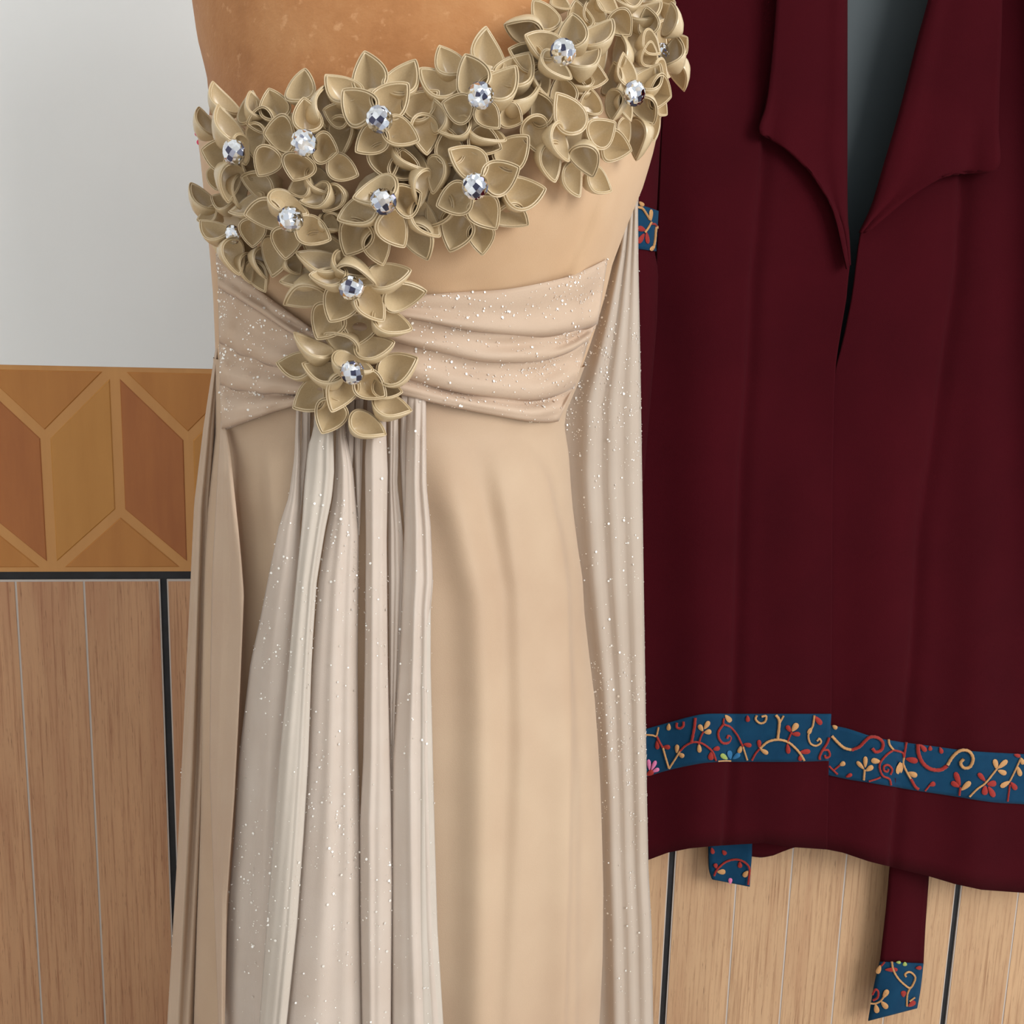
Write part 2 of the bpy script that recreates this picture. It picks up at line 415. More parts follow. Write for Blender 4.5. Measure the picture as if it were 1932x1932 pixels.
# ------------------------------------------------------------------ gown
gown = thing('evening_gown', (xcw, YC, 0.0), 'beige one-shoulder tulle gown with satin flowers and rhinestones on the dress form', 'dress')
NECK = [(340, 232), (385, 218), (440, 225), (500, 205), (560, 215), (640, 195), (700, 190), (800, 165), (900, 130), (980, 100), (1030, 40), (1070, -60), (1110, -160), (1150, -230), (1300, -260)]
nq = np.array([hit(a, b, body_y) for a, b in NECK]); NXs, NZs = nq[:, 0], nq[:, 2]
BOF = [Fold([(1160, 330), (1135, 430), (1100, 510)], .006, 10, 50), Fold([(1060, 350), (1010, 450), (960, 520)], .004, 60, 40),
       Fold([(960, 430), (900, 490), (830, 530)], .003, 40, 30)]
for f_ in BOF: f_.low = True
rows = []
NB = 200
ths = np.linspace(0, 2*math.pi, NB, endpoint=False)
zw = zpy(770)
for i in range(64):
    t = i/63; r = []
    for th in ths:
        xc, a, b = body(zpy(250)); zt = np.interp(xc+a*math.cos(th), NXs, NZs)
        xc, a, b = body(zt); zt = np.interp(xc+a*math.cos(th), NXs, NZs)
        if math.sin(th) > 0: zt = min(zt, zpy(60))
        z = zw+(zt-zw)*t
        xc, a, b = body(z); x = xc+(a+.001)*math.cos(th); s = math.sin(th)
        if s > 0: y = YC+(b+.001)*0.88*s
        else:
            y = YC+(b+.001)*s
            for p, am, w in BUST: y -= am*math.exp(-((x-p[0])**2+(z-p[2])**2)/(w*w))*(-s)
            y -= sum(f(x, z) for f in BOF)*min(1, -s*3)
        r.append((x, y, z))
    rows.append(r)
grid_obj('bodice', rows, MAT['bodice'], gown, close=True, solid=0.0012)

# skirt
rows = []
NS = 420
ths = np.linspace(0, 2*math.pi, NS, endpoint=False)
for z in np.concatenate([np.linspace(zpy(680), zpy(1932), 114), np.linspace(zpy(1932), 0.012, 22)[1:]]):
    r = []
    xc, a, b = body(z)
    drop = max(0.0, (zpy(900)-z))
    for th in ths:
        s = math.sin(th); x = xc+(a+.003)*math.cos(th)
        if s > 0: y = YC+(b+.003)*0.92*s+0.010*min(1, drop*3)*math.sin(th*19)*s
        else: y = skirt_y(x, z) if abs(math.cos(th)) < 0.97 else YC+(b+.003)*s-fade_in(z)*sum(f(x, z) for f in SKF)*min(1, -s*4)
        r.append((x, y, z))
    rows.append(r)
grid_obj('skirt', rows, MAT['skirt'], gown, close=True)

# sheer ribbons of the overlay, edges read off the photograph along their length
GL = []      # glitter samples
def ribbon(name, L, R, mat, parent, surf=skirt_y, h0=0.004, h1=0.006, ridges=(), nrow=70, ncol=22, glit=0.0, tail=True, top=None, hflat=None, jag=0.0003, roll=0.0012, ease=True):
    y0 = max(L[0][1], R[0][1]) if top is None else top
    y1 = min(L[-1][1], R[-1][1])
    la = [(b, a) for a, b in L]; ra = [(b, a) for a, b in R]
    G = []
    ph = random.random()*6
    for i in range(nrow):
        py = y0+(y1-y0)*i/(nrow-1)
        xl, xr = interp(py, la), interp(py, ra)
        row = []
        for j in range(ncol):
            u = j/(ncol-1)
            h = h0+h1*math.sin(math.pi*min(1, max(0, u)))**0.6
            for (uu, am, w) in ridges: h += am*math.exp(-((u-uu)/w)**2)
            h += jag*math.sin(u*17+ph+py*0.004)+roll*(math.exp(-(u/0.05)**2)+math.exp(-((1-u)/0.05)**2))
            px = xl+(xr-xl)*u
            if ease and hflat is None: h = 0.002+(h-0.002)*min(1.0, max(0.0, (py-y0)/90.0))
            row.append(hit(px, py, surf, h) if hflat is None else P(px, py, hflat(u, py, h)))
        G.append(row)
    G = np.array(G)
    if tail:
        d = (G[-1]-G[-12])/11.0
        step = -d[:, 2].mean()
        n = max(2, int((G[-1][:, 2].min()-0.02)/step/4))
        last = G[-1]
        ext = [np.column_stack([last[:, 0]+d[:, 0]*0.6*4*k_, last[:, 1]-0.0006*k_, last[:, 2]-(last[:, 2]-0.02)*k_/n]) for k_ in range(1, n+1)]
        G = np.concatenate([G, np.array(ext)])
    o = grid_obj(name, G, mat, parent, solid=0.0005)
    if glit: GL.append((o, G[:nrow], glit))
    return o
def ext(l): return l
# fine gathered strips below the lower flower
S1L = [(561, 735), (556, 863), (546, 936), (527, 993), (512, 1065), (491, 1171), (473, 1252), (451, 1432), (442, 1577), (429, 1737), (424, 1932)]
S1R = [(566, 735), (566, 993), (566, 1070), (556, 1187), (550, 1259), (534, 1432), (522, 1577), (510, 1742), (496, 1932)]
S2L = [(597, 735), (592, 812), (582, 843), (575, 915), (570, 993), (562, 1070), (551, 1187), (545, 1259), (528, 1432), (517, 1577), (504, 1742), (490, 1932)]
S2R = [(626, 735), (628, 812), (630, 889), (626, 936), (613, 998), (597, 1096), (590, 1200), (587, 1260), (581, 1432), (572, 1577), (560, 1742), (540, 1932)]
S3L = [(634, 735), (635, 820), (633, 889), (628, 945), (615, 1010), (601, 1100), (594, 1200), (590, 1260), (583, 1432), (573, 1577), (561, 1742), (541, 1932)]
S3R = [(648, 735), (652, 820), (665, 882), (671, 954), (676, 1011), (675, 1122), (674, 1252), (675, 1432), (680, 1587), (680, 1742), (683, 1932)]
S4L = [(694, 735), (693, 812), (689, 863), (691, 1019), (689, 1252), (686, 1432), (680, 1548), (681, 1742), (684, 1932)]
S4R = [(727, 735), (728, 814), (731, 889), (729, 1019), (731, 1252), (735, 1432), (737, 1510), (739, 1665), (737, 1932)]
S5L = [(733, 735), (733, 850), (733, 1000), (733, 1040), (734, 1200), (736, 1432), (740, 1665), (739, 1932)]
S5R = [(750, 735), (751, 850), (749, 915), (760, 1006), (763, 1100), (757, 1252), (748, 1432), (782, 1665), (779, 1932)]
S6L = [(771, 735), (766, 889), (763, 1019), (759, 1148), (754, 1252), (742, 1432), (741, 1600), (741, 1932)]
S6R = [(803, 735), (804, 915), (812, 993), (816, 1094), (811, 1148), (811, 1259), (815, 1432), (819, 1587), (824, 1755), (835, 1932)]
S7L = [(814, 1060), (804, 1120), (790, 1200), (784, 1300), (783, 1432), (778, 1665), (777, 1932)]
ribbon('overlay_strip', S1L, S1R, MAT['drape'], gown, h0=.004, h1=.004, glit=1.0)
ribbon('overlay_strip', S3L, S3R, MAT['drape'], gown, h0=.004, h1=.007, ridges=[(.45, .0015, .12), (.8, .002, .1)], glit=1.5)
ribbon('overlay_strip', S2L, S2R, MAT['double'], gown, h0=.011, h1=.005, ridges=[(.75, .002, .06)], glit=0.8)
ribbon('overlay_strip', S5L, S5R, MAT['drape'], gown, h0=.003, h1=.003, glit=0.5, jag=.0005)
ribbon('overlay_strip', S4L, S4R, MAT['drape'], gown, h0=.006, h1=.007, ridges=[(.3, .002, .1)], glit=0.9)
ribbon('overlay_strip', S6L, S6R, MAT['drape'], gown, h0=.006, h1=.007, ridges=[(.45, .003, .08), (.85, .003, .08)], glit=0.4)
ribbon('overlay_strip', S7L, [(a+1, b) for a, b in S6R if b > 1000], MAT['double'], gown, h0=.008, h1=.005, glit=0.4)
ribbon('overlay_strip', [(417, 796), (414, 850), (408, 950), (400, 1100), (397, 1300), (396, 1450), (403, 1650), (413, 1932)],
       [(424, 796), (434, 850), (450, 1000), (460, 1120), (452, 1300), (442, 1500), (428, 1700), (424, 1932)], MAT['overlay'], gown, h0=.010, h1=.004, ncol=16)
# small gathers tucked under the flower
for a, b in ((572, 0.2), (655, 0.1), (672, -0.05), (758, -0.1)):
    ribbon('gather', [(a, 735), (a-3, 850), (a-6*b*10, 1010)], [(a+14, 735), (a+12, 850), (a+3-6*b*10, 1010)], MAT['drape'], gown, h0=.002, h1=.003, nrow=24, ncol=10, tail=False, jag=.0004)

# pleated sash in two halves
def sash(name, lines, n=44, h=0.004, wrap=0):
    G = []; faces = []; vs_ = []
    for i in range(len(lines)-1):
        A, B = smoothpoly(lines[i], n), smoothpoly(lines[i+1], n)
        m = 12; rows = []
        for j in range(m):
            v = j/(m-1)
            # each pleat overlaps the one beneath it: rounded lower edge standing off the body
            vv = min(1.06, v*1.06)
            hh = h+0.0015+0.0055*(math.sin(min(1, v/0.86)*math.pi/2)**1.5) - (0.0055*((v-0.9)/0.1)**2 if v > 0.9 else 0) + 0.0012*math.sin(v*9+i)
            row = []
            for k_ in range(n):
                px, py = A[k_]*(1-vv)+B[k_]*vv
                wob = 0.0008*math.sin(k_*0.55+i*2+v*5)
                row.append(hit(px, py, body_y, hh+wob))
            rows.append(row)
        G = np.array(rows)
        off = len(vs_); vs_ += list(G.reshape(-1, 3)); faces += grid_faces(m, n, False, off)
        GL.append((None, G, 2.6))
    o = mesh_obj(name, vs_, faces, MAT['sash'], gown)
    m = o.modifiers.new('thickness', 'SOLIDIFY'); m.thickness = 0.0006; m.offset = 0.0
    return o
sash('sash', [[(640, 566), (690, 566), (760, 560), (860, 552), (960, 545), (1060, 525), (1112, 505), (1146, 488)],
              [(640, 585), (690, 590), (780, 600), (900, 622), (1003, 631), (1070, 624), (1106, 615), (1128, 606)],
              [(640, 620), (690, 630), (754, 644), (825, 662), (914, 679), (1003, 682), (1070, 664), (1110, 642)],
              [(640, 680), (690, 690), (758, 710), (825, 728), (914, 746), (1003, 752), (1066, 738), (1086, 722)],
              [(640, 720), (690, 728), (772, 747), (870, 769), (958, 786), (1010, 793), (1040, 793), (1055, 790)]])
sash('sash', [[(407, 478), (450, 515), (500, 556), (560, 600), (620, 640), (680, 670)],
              [(412, 540), (440, 556), (469, 573), (520, 607), (580, 645), (680, 690)],
              [(414, 640), (440, 657), (469, 671), (520, 688), (580, 703), (680, 722)],
              [(415, 722), (440, 731), (482, 738), (520, 741), (580, 742), (680, 738)],
              [(418, 808), (450, 797), (491, 783), (530, 771), (580, 760), (680, 752)]])

G = []
for i in range(26):
    v = i/25; row = []
    zl = P(412, 478+330*v, YC)[2]; zr = P(1100, 500+292*v, YC)[2]
    for th in np.linspace(math.pi-0.03, 0.03, 60):
        z = zl+(zr-zl)*(0.5+0.5*math.cos(th)); xc, a, b = body(z)
        hh = 0.0015+0.002*abs(math.sin(v*math.pi*4))**0.6*math.sin(th)
        s_ = math.sin(th)
        row.append((xc+(a+hh)*math.cos(th), YC+(b+hh)*(0.95 if s_ > 0 else 1)*s_, z))
    G.append(row)
grid_obj('sash_back', G, MAT['sash'], gown, solid=0.0006)
# cape hanging from the shoulder behind the form
CL = [(412, 600), (407, 660), (396, 740), (387, 800), (377, 870), (370, 950), (364, 1050), (362, 1100), (357, 1200), (350, 1350), (344, 1450), (337, 1600), (327, 1750), (318, 1932)]
CR = [(1262, -150), (1262, 0), (1250, 150), (1210, 300), (1202, 400), (1203, 500), (1207, 700), (1210, 900), (1213, 1100), (1216, 1300), (1219, 1500), (1222, 1640), (1228, 1750), (1231, 1932)]
cl = [(b, a) for a, b in CL]; cr = [(b, a) for a, b in CR]
G = []
NCU, NCV = 260, 90
for i in range(NCV):
    v = i/(NCV-1); row = []
    for j in range(NCU):
        u = j/(NCU-1)
        top = 600-640*u**0.8 if u < 0.97 else 600-640*0.97**.8-(u-.97)*2000
        py = top+(1932-top)*v
        xl, xr = interp(py, cl), interp(py, cr)
        px = xl+(xr-xl)*u
        z = zpy(py); xc, a, b = body(z)
        edge = 1-abs(2*u-1)
        Y = YC+0.012+(b+0.012)*math.sqrt(max(0, 1-(2*u-1)**2))
        k_ = 0.5+0.5*v
        Y += k_*(0.0075*math.sin(u*2*math.pi*21+1.2*math.sin(v*2.2))+0.003*math.sin(u*2*math.pi*47+v*3))
        row.append(P(px, py, Y))
    G.append(row)
G = np.array(G)
last = G[-1]; d = (G[-1]-G[-8])/7
ex = []
for k_ in range(1, 13):
    t = k_/12
    ex.append(np.column_stack([last[:, 0]+d[:, 0]*14*t, last[:, 1], last[:, 2]*(1-t)+0.015*t]))
o = grid_obj('cape', np.concatenate([G, np.array(ex)]), MAT['cape'], gown, solid=0.0005)
GL.append((o, G[10:, int(NCU*.90):], 3.0))
GL.append((o, G[20:, :int(NCU*.06)], 0.4))
# front edges of the cape folding round the sides of the skirt
ribbon('cape_fold', [(410, 640), (384, 810), (367, 950), (360, 1100), (348, 1350), (336, 1600), (316, 1932)],
       [(416, 640), (408, 810), (400, 950), (397, 1100), (396, 1432), (388, 1650), (377, 1932)], MAT['overlay'], gown,
       hflat=lambda u, py, h: YC-0.012-h*1.3, h0=.0, h1=.008, ridges=[(.35, .004, .1), (.7, .003, .12)], jag=.001)
ribbon('cape_fold', [(1172, 380), (1150, 480), (1110, 600), (1046, 760), (1040, 900), (1060, 1100), (1090, 1300), (1104, 1500), (1112, 1932)],
       [(1203, 380), (1204, 500), (1208, 700), (1211, 900), (1214, 1100), (1217, 1300), (1220, 1500), (1223, 1640), (1229, 1750), (1232, 1932)], MAT['cape'], gown,
       hflat=lambda u, py, h: YC+0.004-h*1.2, h0=.0, h1=.006, ridges=[(.42, .005, .10), (.66, .004, .08), (.88, .004, .08)], glit=1.6, jag=.0004)

# glitter: tiny mirror flakes glued to the tulle, uncountable
vs_, fs = [], []
camv = Vector(CAM)
for (o, G, dens) in GL:
    r, c = G.shape[:2]
    A = np.linalg.norm(np.cross(G[1:, :-1]-G[:-1, :-1], G[:-1, 1:]-G[:-1, :-1]), axis=2)
    n = int(A.sum()*dens*24000)
    pr = (A/A.sum()).ravel()
    # flakes gather in drifts
    drift = 0.25+1.5*np.clip(np.array([math.sin(i*0.7+3*math.sin(i*0.13)) for i in range(len(pr))]), 0, 1)
    gi = np.arange(len(pr))//(c-1)
    drift *= 0.3+np.clip(np.sin(gi*0.21+dens*3)+0.4*np.sin(gi*0.057), 0, 2)
    pr = pr*drift; pr /= pr.sum()
    for idx in RNG.choice(len(pr), n, p=pr):
        i, j = divmod(idx, c-1); a, b = RNG.rand(2)
        p = (G[i, j]*(1-a)+G[i+1, j]*a)*(1-b)+(G[i, j+1]*(1-a)+G[i+1, j+1]*a)*b
        nn = np.cross(G[i+1, j]-G[i, j], G[i, j+1]-G[i, j]); nn /= np.linalg.norm(nn)+1e-12
        if nn[1] > 0: nn = -nn
        p = p+nn*0.0008
        nv = nn+RNG.randn(3)*0.28+np.array([0.25, -0.3, 0.12]); nv /= np.linalg.norm(nv)
        s = 0.00024*(1+2.4*RNG.rand()**5)
        e1 = np.cross(nv, [0.3, 0.1, 1]); e1 /= np.linalg.norm(e1); e2 = np.cross(nv, e1)
        k_ = len(vs_)
        for t in range(6): vs_.append(p+s*(e1*math.cos(t*math.pi/3)+e2*math.sin(t*math.pi/3)))
        fs.append(tuple(range(k_, k_+6)))
gl = mesh_obj('glitter', vs_, fs, MAT['glitter'], gown, smooth=False); gl['kind'] = 'stuff'

# ------------------------------------------------------------------ folded satin petals
def petal_mesh(seed):
    """a satin square folded into a pointed cup: two layers of cloth along the rim, deep pocket at the inner end"""
    rn = random.Random(seed)
    n = 36
    wid = 0.43*(1+rn.uniform(-.06, .06)); bend = rn.uniform(-.07, .07); tipz = rn.uniform(-.10, .04)
    base_up = rn.uniform(.08, .24); apx, apy, apz = rn.uniform(.14, .24), rn.uniform(-.05, .05), -0.72
    pinch = rn.uniform(.0, .06)
    def rim(ph, o, dz, mm=0.95):
        c, q = math.cos(ph), math.sin(ph)
        x = 0.5+0.5*c; y = wid*(1.0+0.30*mm)*q*abs(math.sin(ph/2))**mm
        tip = max(0, c)**3
        nx, ny = c, q*1.2; l = math.hypot(nx, ny)
        z = tipz*tip - pinch*q*q + base_up*max(0, -c)**1.5 + 0.02*math.sin(3*ph+seed)
        return (x+o*nx/l, y+o*ny/l+bend*x*(1-x)*2, z+dz)
    rings = []
    for s in (0.985, 0.93, 0.84, 0.72, 0.58, 0.43, 0.29, 0.17, 0.08, 0.03):
        k1 = s**1.55; r = []
        for i in range(n):
            a = rim(2*math.pi*i/n, 0, 0, 0.95*(1-s)**1.2)
            dz = math.sin(s*math.pi/2)
            r.append((a[0]*(1-k1)+apx*k1, a[1]*(1-k1)+apy*k1, a[2]*(1-dz)+apz*dz))
        rings.append(r)
    for o, dz in ((0.0, 0.0), (0.014, 0.012), (0.028, 0.008), (0.036, -0.01), (0.042, -0.09), (0.060, -0.09), (0.064, -0.016), (0.074, -0.002), (0.090, -0.006), (0.098, -0.03)):
        rings.append([rim(2*math.pi*i/n, o, dz) for i in range(n)])
    for s in (0.12, 0.3, 0.55, 0.8, 1.0):
        k1 = min(0.96, s**1.3); dz = math.sin(s*math.pi/2); r = []
        for i in range(n):
            a = rim(2*math.pi*i/n, 0.10, -0.03, 0.95*(1-s))
            r.append((a[0]*(1-k1)+(apx-.03)*k1, a[1]*(1-k1)+apy*k1, a[2]*(1-dz)+(apz-0.06)*dz))
        rings.append(r)
    G = np.array(rings)
    fs = grid_faces(len(rings), n, True)
    me = bpy.data.meshes.new('petal')
    me.from_pydata([tuple(v) for v in G.reshape(-1, 3)], [], [f[::-1] for f in fs])
    me.polygons.foreach_set('use_smooth', [True]*len(me.polygons)); me.materials.append(MAT['satin'])
    me.update(); return me
PM = [petal_mesh(s) for s in range(9)]

def crystal_mesh():
    rings = [(1.0, -0.25), (1.0, 0.02), (0.93, 0.16), (0.74, 0.34), (0.50, 0.47), (0.24, 0.54)]
    n = 12; vs_ = []; fs = []
    for k_, (r, z) in enumerate(rings):
        for i in range(n):
            t = 2*math.pi*(i+0.5*(k_ % 2))/n; vs_.append((r*math.cos(t), r*math.sin(t), z))
    vs_.append((0, 0, 0.56))
    for k_ in range(len(rings)-1):
        for i in range(n):
            a, b = k_*n+i, k_*n+(i+1) % n; c, d = (k_+1)*n+i, (k_+1)*n+(i+1) % n
            if k_ % 2 == 0: fs += [(a, b, c), (b, d, c)]
            else: fs += [(a, b, d), (a, d, c)]
    L = (len(rings)-1)*n
    for i in range(n): fs.append((L+i, L+(i+1) % n, len(vs_)-1))
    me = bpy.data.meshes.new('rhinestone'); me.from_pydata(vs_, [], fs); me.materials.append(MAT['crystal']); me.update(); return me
CM = crystal_mesh()

CROP = {1: (340, 130), 2: (600, 80), 3: (920, 0), 4: (500, 440)}
Z = 400/1932.0
# crop, crystal centre or None, normal lean (x), inner petals, outer petals: tip x,y, base x,y, seen width
FL = [
 (1, (480, 760), -0.7, [(365,350,500,650,150),(200,740,420,790,240),(600,850,550,620,100),(440,1190,480,880,180)],
     [(315,140,470,400,130),(195,360,300,600,110),(645,220,590,490,120),(655,215,720,430,120),(330,1090,320,920,140),(650,1000,640,800,120)]),
 (1, (1125, 675), -0.25, [(770,595,1020,580,270),(1130,280,1180,560,240),(1415,750,1230,690,260),(1035,1000,1100,800,280),(720,960,840,740,220)],
     [(810,190,900,440,230),(620,500,840,450,200),(680,800,680,520,150),(1130,20,1080,300,200),(1350,170,1300,500,110),(1600,960,1370,850,220),(1400,1110,1180,940,150),(990,1100,1170,1020,150),(1110,1200,1350,1100,150)]),
 (2, (560, 700), 0.0, [(245,450,480,690,290),(800,390,565,630,270),(895,880,630,750,230),(365,980,590,800,250)],
     [(430,110,480,440,280),(865,170,700,460,240),(95,300,340,500,200),(1075,460,820,650,230),(1000,990,960,680,220),(60,620,270,690,200),(200,1000,200,700,200)]),
 (2, (1483, 485), 0.1, [(1345,130,1450,440,270),(1785,240,1560,490,240),(1150,555,1390,620,230),(1635,765,1480,590,210)],
     [(1125,40,1270,280,200),(1536,-106,1580,260,240),(1910,95,1720,370,240),(955,245,1230,470,210),(1050,540,1100,800,130),(1120,800,1370,740,140),(1690,870,1390,750,110),(1845,720,1690,620,220),(1990,350,1700,560,90)]),
 (3, (690, 475), 0.2, [(370,330,640,460,190),(770,140,770,430,230),(1115,190,880,400,150),(1000,440,790,610,130),(750,690,520,500,110)],
     [(435,10,590,250,200),(180,240,470,330,180),(220,450,480,550,200),(540,850,470,600,120),(810,10,880,260,200),(1080,180,900,60,170),(1100,330,1000,590,110),(1085,710,850,650,180),(690,720,930,740,70),(720,790,920,800,60)]),
 (3, (1345, 850), 0.7, [(1250,500,1300,770,130),(1560,600,1410,800,190),(1670,880,1490,830,230),(1500,1120,1380,900,190),(1310,1080,1240,860,90),(1130,1080,1160,850,130)],
     [(1150,590,1120,850,140),(1180,320,1210,600,100),(1350,210,1340,560,130),(1270,1330,1250,1090,100),(1350,1430,1370,1110,110),(1520,1270,1490,1050,130),(1780,810,1700,570,110),(1640,1030,1560,920,100)]),
 (2, (1432, 1312), 0.1, [(1220,990,1500,1170,260),(1810,1150,1540,1300,290),(1105,1480,1370,1380,260),(1610,1680,1440,1440,280)],
     [(1895,870,1670,1110,270),(2046,1338,1720,1380,260),(1895,1665,1650,1540,200),(1200,1880,1290,1560,270),(1495,1915,1470,1660,230),(1000,1650,1150,1370,220),(1040,1350,1090,1060,150),(940,1480,980,1180,110),(1180,800,1220,1090,250),(1650,960,1400,860,230)]),
 (2, (595, 1450), 0.0, [(345,1390,690,1290,180),(920,1380,720,1480,280),(200,1590,520,1470,220),(775,1840,600,1570,260)],
     [(770,990,800,1230,260),(260,1925,400,1640,280),(597,2009,520,1720,230),(982,1959,830,1650,220),(1100,1740,880,1500,180),(60,1520,200,1350,150),(650,1220,560,950,280),(985,1130,730,930,130),(190,1720,80,1580,120)]),
 (1, (1003, 1370), -0.2, [(610,1330,910,1330,230),(960,1720,960,1450,250),(1345,1540,1090,1430,230),(1140,1310,850,1150,150),(660,1610,650,1380,210)],
     [(570,1000,840,1120,190),(465,1290,740,1190,100),(560,1250,540,990,110),(830,1870,860,1560,190),(1090,1860,1010,1720,140),(1470,1640,1160,1600,170),(1440,1450,1290,1350,120),(1310,1280,1460,1100,180),(690,1700,530,1580,150),(790,1890,720,1650,110)]),
 (4, (787, 500), 0.0, [(430,370,720,400,150),(975,470,680,330,110),(600,785,740,520,270),(1070,775,880,520,230)],
     [(205,655,520,520,180),(155,420,440,370,110),(320,180,690,300,150),(950,370,650,220,150),(1295,340,960,400,190),(1440,550,1110,620,210),(1315,855,1010,750,180),(835,1000,870,740,290),(480,950,620,680,260)]),
 (4, (795, 1270), 0.0, [(375,1180,700,1290,180),(960,1230,650,1130,120),(620,1600,760,1310,250),(1080,1475,850,1330,240)],
     [(130,1180,410,1220,210),(300,910,580,1110,120),(560,940,820,1090,150),(1150,1000,850,1060,180),(1350,1140,1060,1300,220),(1310,1600,1010,1540,170),(1080,1810,810,1670,190),(530,1800,640,1540,260),(270,1570,520,1400,220),(1230,1440,1000,1390,160)]),
 (1, (470, 1510), -0.8, [(200,1380,400,1520,170),(540,1850,460,1570,170)],
     [(120,1050,290,1280,130),(160,1360,330,1290,100),(300,1160,480,1230,130),(758,2015,640,1780,140),(640,1932,600,1700,120)]),
 (3, (1590, 480), 0.9, [(1570,470,1420,330,130),(1700,340,1640,590,160),(1540,580,1420,450,150),(1630,790,1560,560,80)],
     [(1810,350,1690,430,190),(1610,200,1580,440,80)]),
 (3, None, 0.3, [(650,870,830,1170,240),(1150,1130,940,1260,220),(945,1600,830,1340,220),(740,1440,610,1160,110)],
     [(650,700,700,960,240),(1300,1370,1050,1320,230),(620,1630,560,1320,170),(830,1770,740,1500,170),(1125,1720,930,1590,150),(430,850,540,1120,220),(490,1380,420,1080,250),(940,820,950,1040,180)]),
 (3, None, 0.5, [(1440,80,1480,300,180),(1670,45,1650,310,110),(1290,310,1140,140,210)],
     [(1560,30,1320,160,110),(1190,90,1010,-40,120),(1400,-40,1190,20,100),(830,-60,900,20,120),(640,-60,680,90,130),(1660,-30,1580,30,100),(1300,-160,1330,40,150),(1520,-150,1450,40,150)]),
]
FLAB = ['fabric flower']
def disc_mesh():
    vs_ = []; n = 20
    for r, z in ((0.0135, 0.0), (0.0135, 0.0018), (0.011, 0.0026)):
        vs_ += [(r*math.cos(2*math.pi*i/n), r*math.sin(2*math.pi*i/n), z) for i in range(n)]
    fs = grid_faces(3, n, True)+[tuple(range(2*n, 3*n)), tuple(range(n))[::-1]]
    me = bpy.data.meshes.new('fabric_flower'); me.from_pydata(vs_, [], fs); me.materials.append(MAT['satin']); me.update(); return me
DM = disc_mesh()
def frame(origin, ex, ez, sx, sy, sz):
    ey = np.cross(ez, ex)
    m = Matrix.Identity(4)
    for i in range(3):
        m[i][0] = ex[i]*sx; m[i][1] = ey[i]*sy; m[i][2] = ez[i]*sz; m[i][3] = origin[i]
    return m
cnt = 0
for (cr_, cen, lean, inner, outer) in FL:
    ox, oy = CROP[cr_]
    if cen is None:
        bs = np.array([(q[2], q[3]) for q in inner]); c0 = bs.mean(0)
    else: c0 = np.array(cen, float)
    cpx, cpy = ox+c0[0]*Z, oy+c0[1]*Z
    pc = hit(cpx, cpy, body_y, 0.004)
    vdir = CAM-pc; vdir /= np.linalg.norm(vdir)
    ln = vdir+RT*lean; ln /= np.linalg.norm(ln)
    e1 = np.cross(UP, ln); e1 /= np.linalg.norm(e1)
    fo = link(bpy.data.objects.new('fabric_flower', DM), gown, frame(pc, e1, ln, 1, 1, 1))
    Yc_ = pc[1]
    for layer, lst in ((0, outer), (1, inner)):
        for (tx, ty, bx, by, w) in lst:
            cnt += 1
            hh = (0.024 if layer else 0.0155)+(0.006 if cr_ == 4 else 0.0)
            hh += ((cnt*37) % 11-5)*0.0004
            b = hit(ox+bx*Z, oy+by*Z, body_y, hh)
            t = hit(ox+tx*Z, oy+ty*Z, body_y, hh+0.001)
            L = np.linalg.norm((P(ox+tx*Z, oy+ty*Z, b[1])-b))
            Yt = min(max(t[1], b[1]-0.2*L), b[1]+0.35*L)
            t = P(ox+tx*Z, oy+ty*Z, Yt)
            ex = t-b; Ln = np.linalg.norm(ex); ex /= Ln
            v = CAM-b; v /= np.linalg.norm(v); v = v-ex*(v@ex); v /= np.linalg.norm(v)
            Lpx = math.hypot(tx-bx, ty-by)
            Leff = min(max(Lpx, 230), 340)
            wn = 0.86*Leff
            ratio = min(1.0, abs(w)/wn)
            roll_ = math.acos(ratio)*0.92
            side = np.cross(ex, v)
            sgn = 1 if side[2] > 0 else -1
            if (cnt*7) % 5 == 0: sgn = -sgn
            nz = v*math.cos(roll_)+side*sgn*math.sin(roll_)
            wscale = Ln/Lpx*Leff*max(1.0, abs(w)/wn) if Lpx > 0 else Ln
            m = frame(b-ex*Ln*0.03, ex, nz, Ln*1.05, wscale*0.98, wscale*(0.45+0.5*ratio))
            link(bpy.data.objects.new('petal', PM[cnt % len(PM)]), fo, m)
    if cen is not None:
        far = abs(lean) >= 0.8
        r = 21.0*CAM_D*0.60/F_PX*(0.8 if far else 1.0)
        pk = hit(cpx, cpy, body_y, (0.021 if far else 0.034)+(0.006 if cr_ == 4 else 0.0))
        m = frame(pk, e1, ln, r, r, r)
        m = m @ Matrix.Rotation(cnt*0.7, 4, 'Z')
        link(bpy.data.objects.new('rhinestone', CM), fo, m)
# pink thread knot at the side seam
pk = P(375, 252, YC-0.02)
vs_, fs = [], []
for q in range(5):
    c = pk+np.array([0.0012*math.sin(q*2), 0.001*math.cos(q*3), 0.0022*(q-2)])
    off = len(vs_)
    rows = [[c+0.0015*np.array([math.sin(a)*math.cos(t), math.sin(a)*math.sin(t), math.cos(a)]) for t in np.linspace(0, 2*math.pi, 8, endpoint=False)] for a in np.linspace(0.1, 3.04, 6)]
    vs_ += list(np.array(rows).reshape(-1, 3)); fs += grid_faces(6, 8, True, off)
mesh_obj('thread_knot', vs_, fs, MAT['pink'], gown)

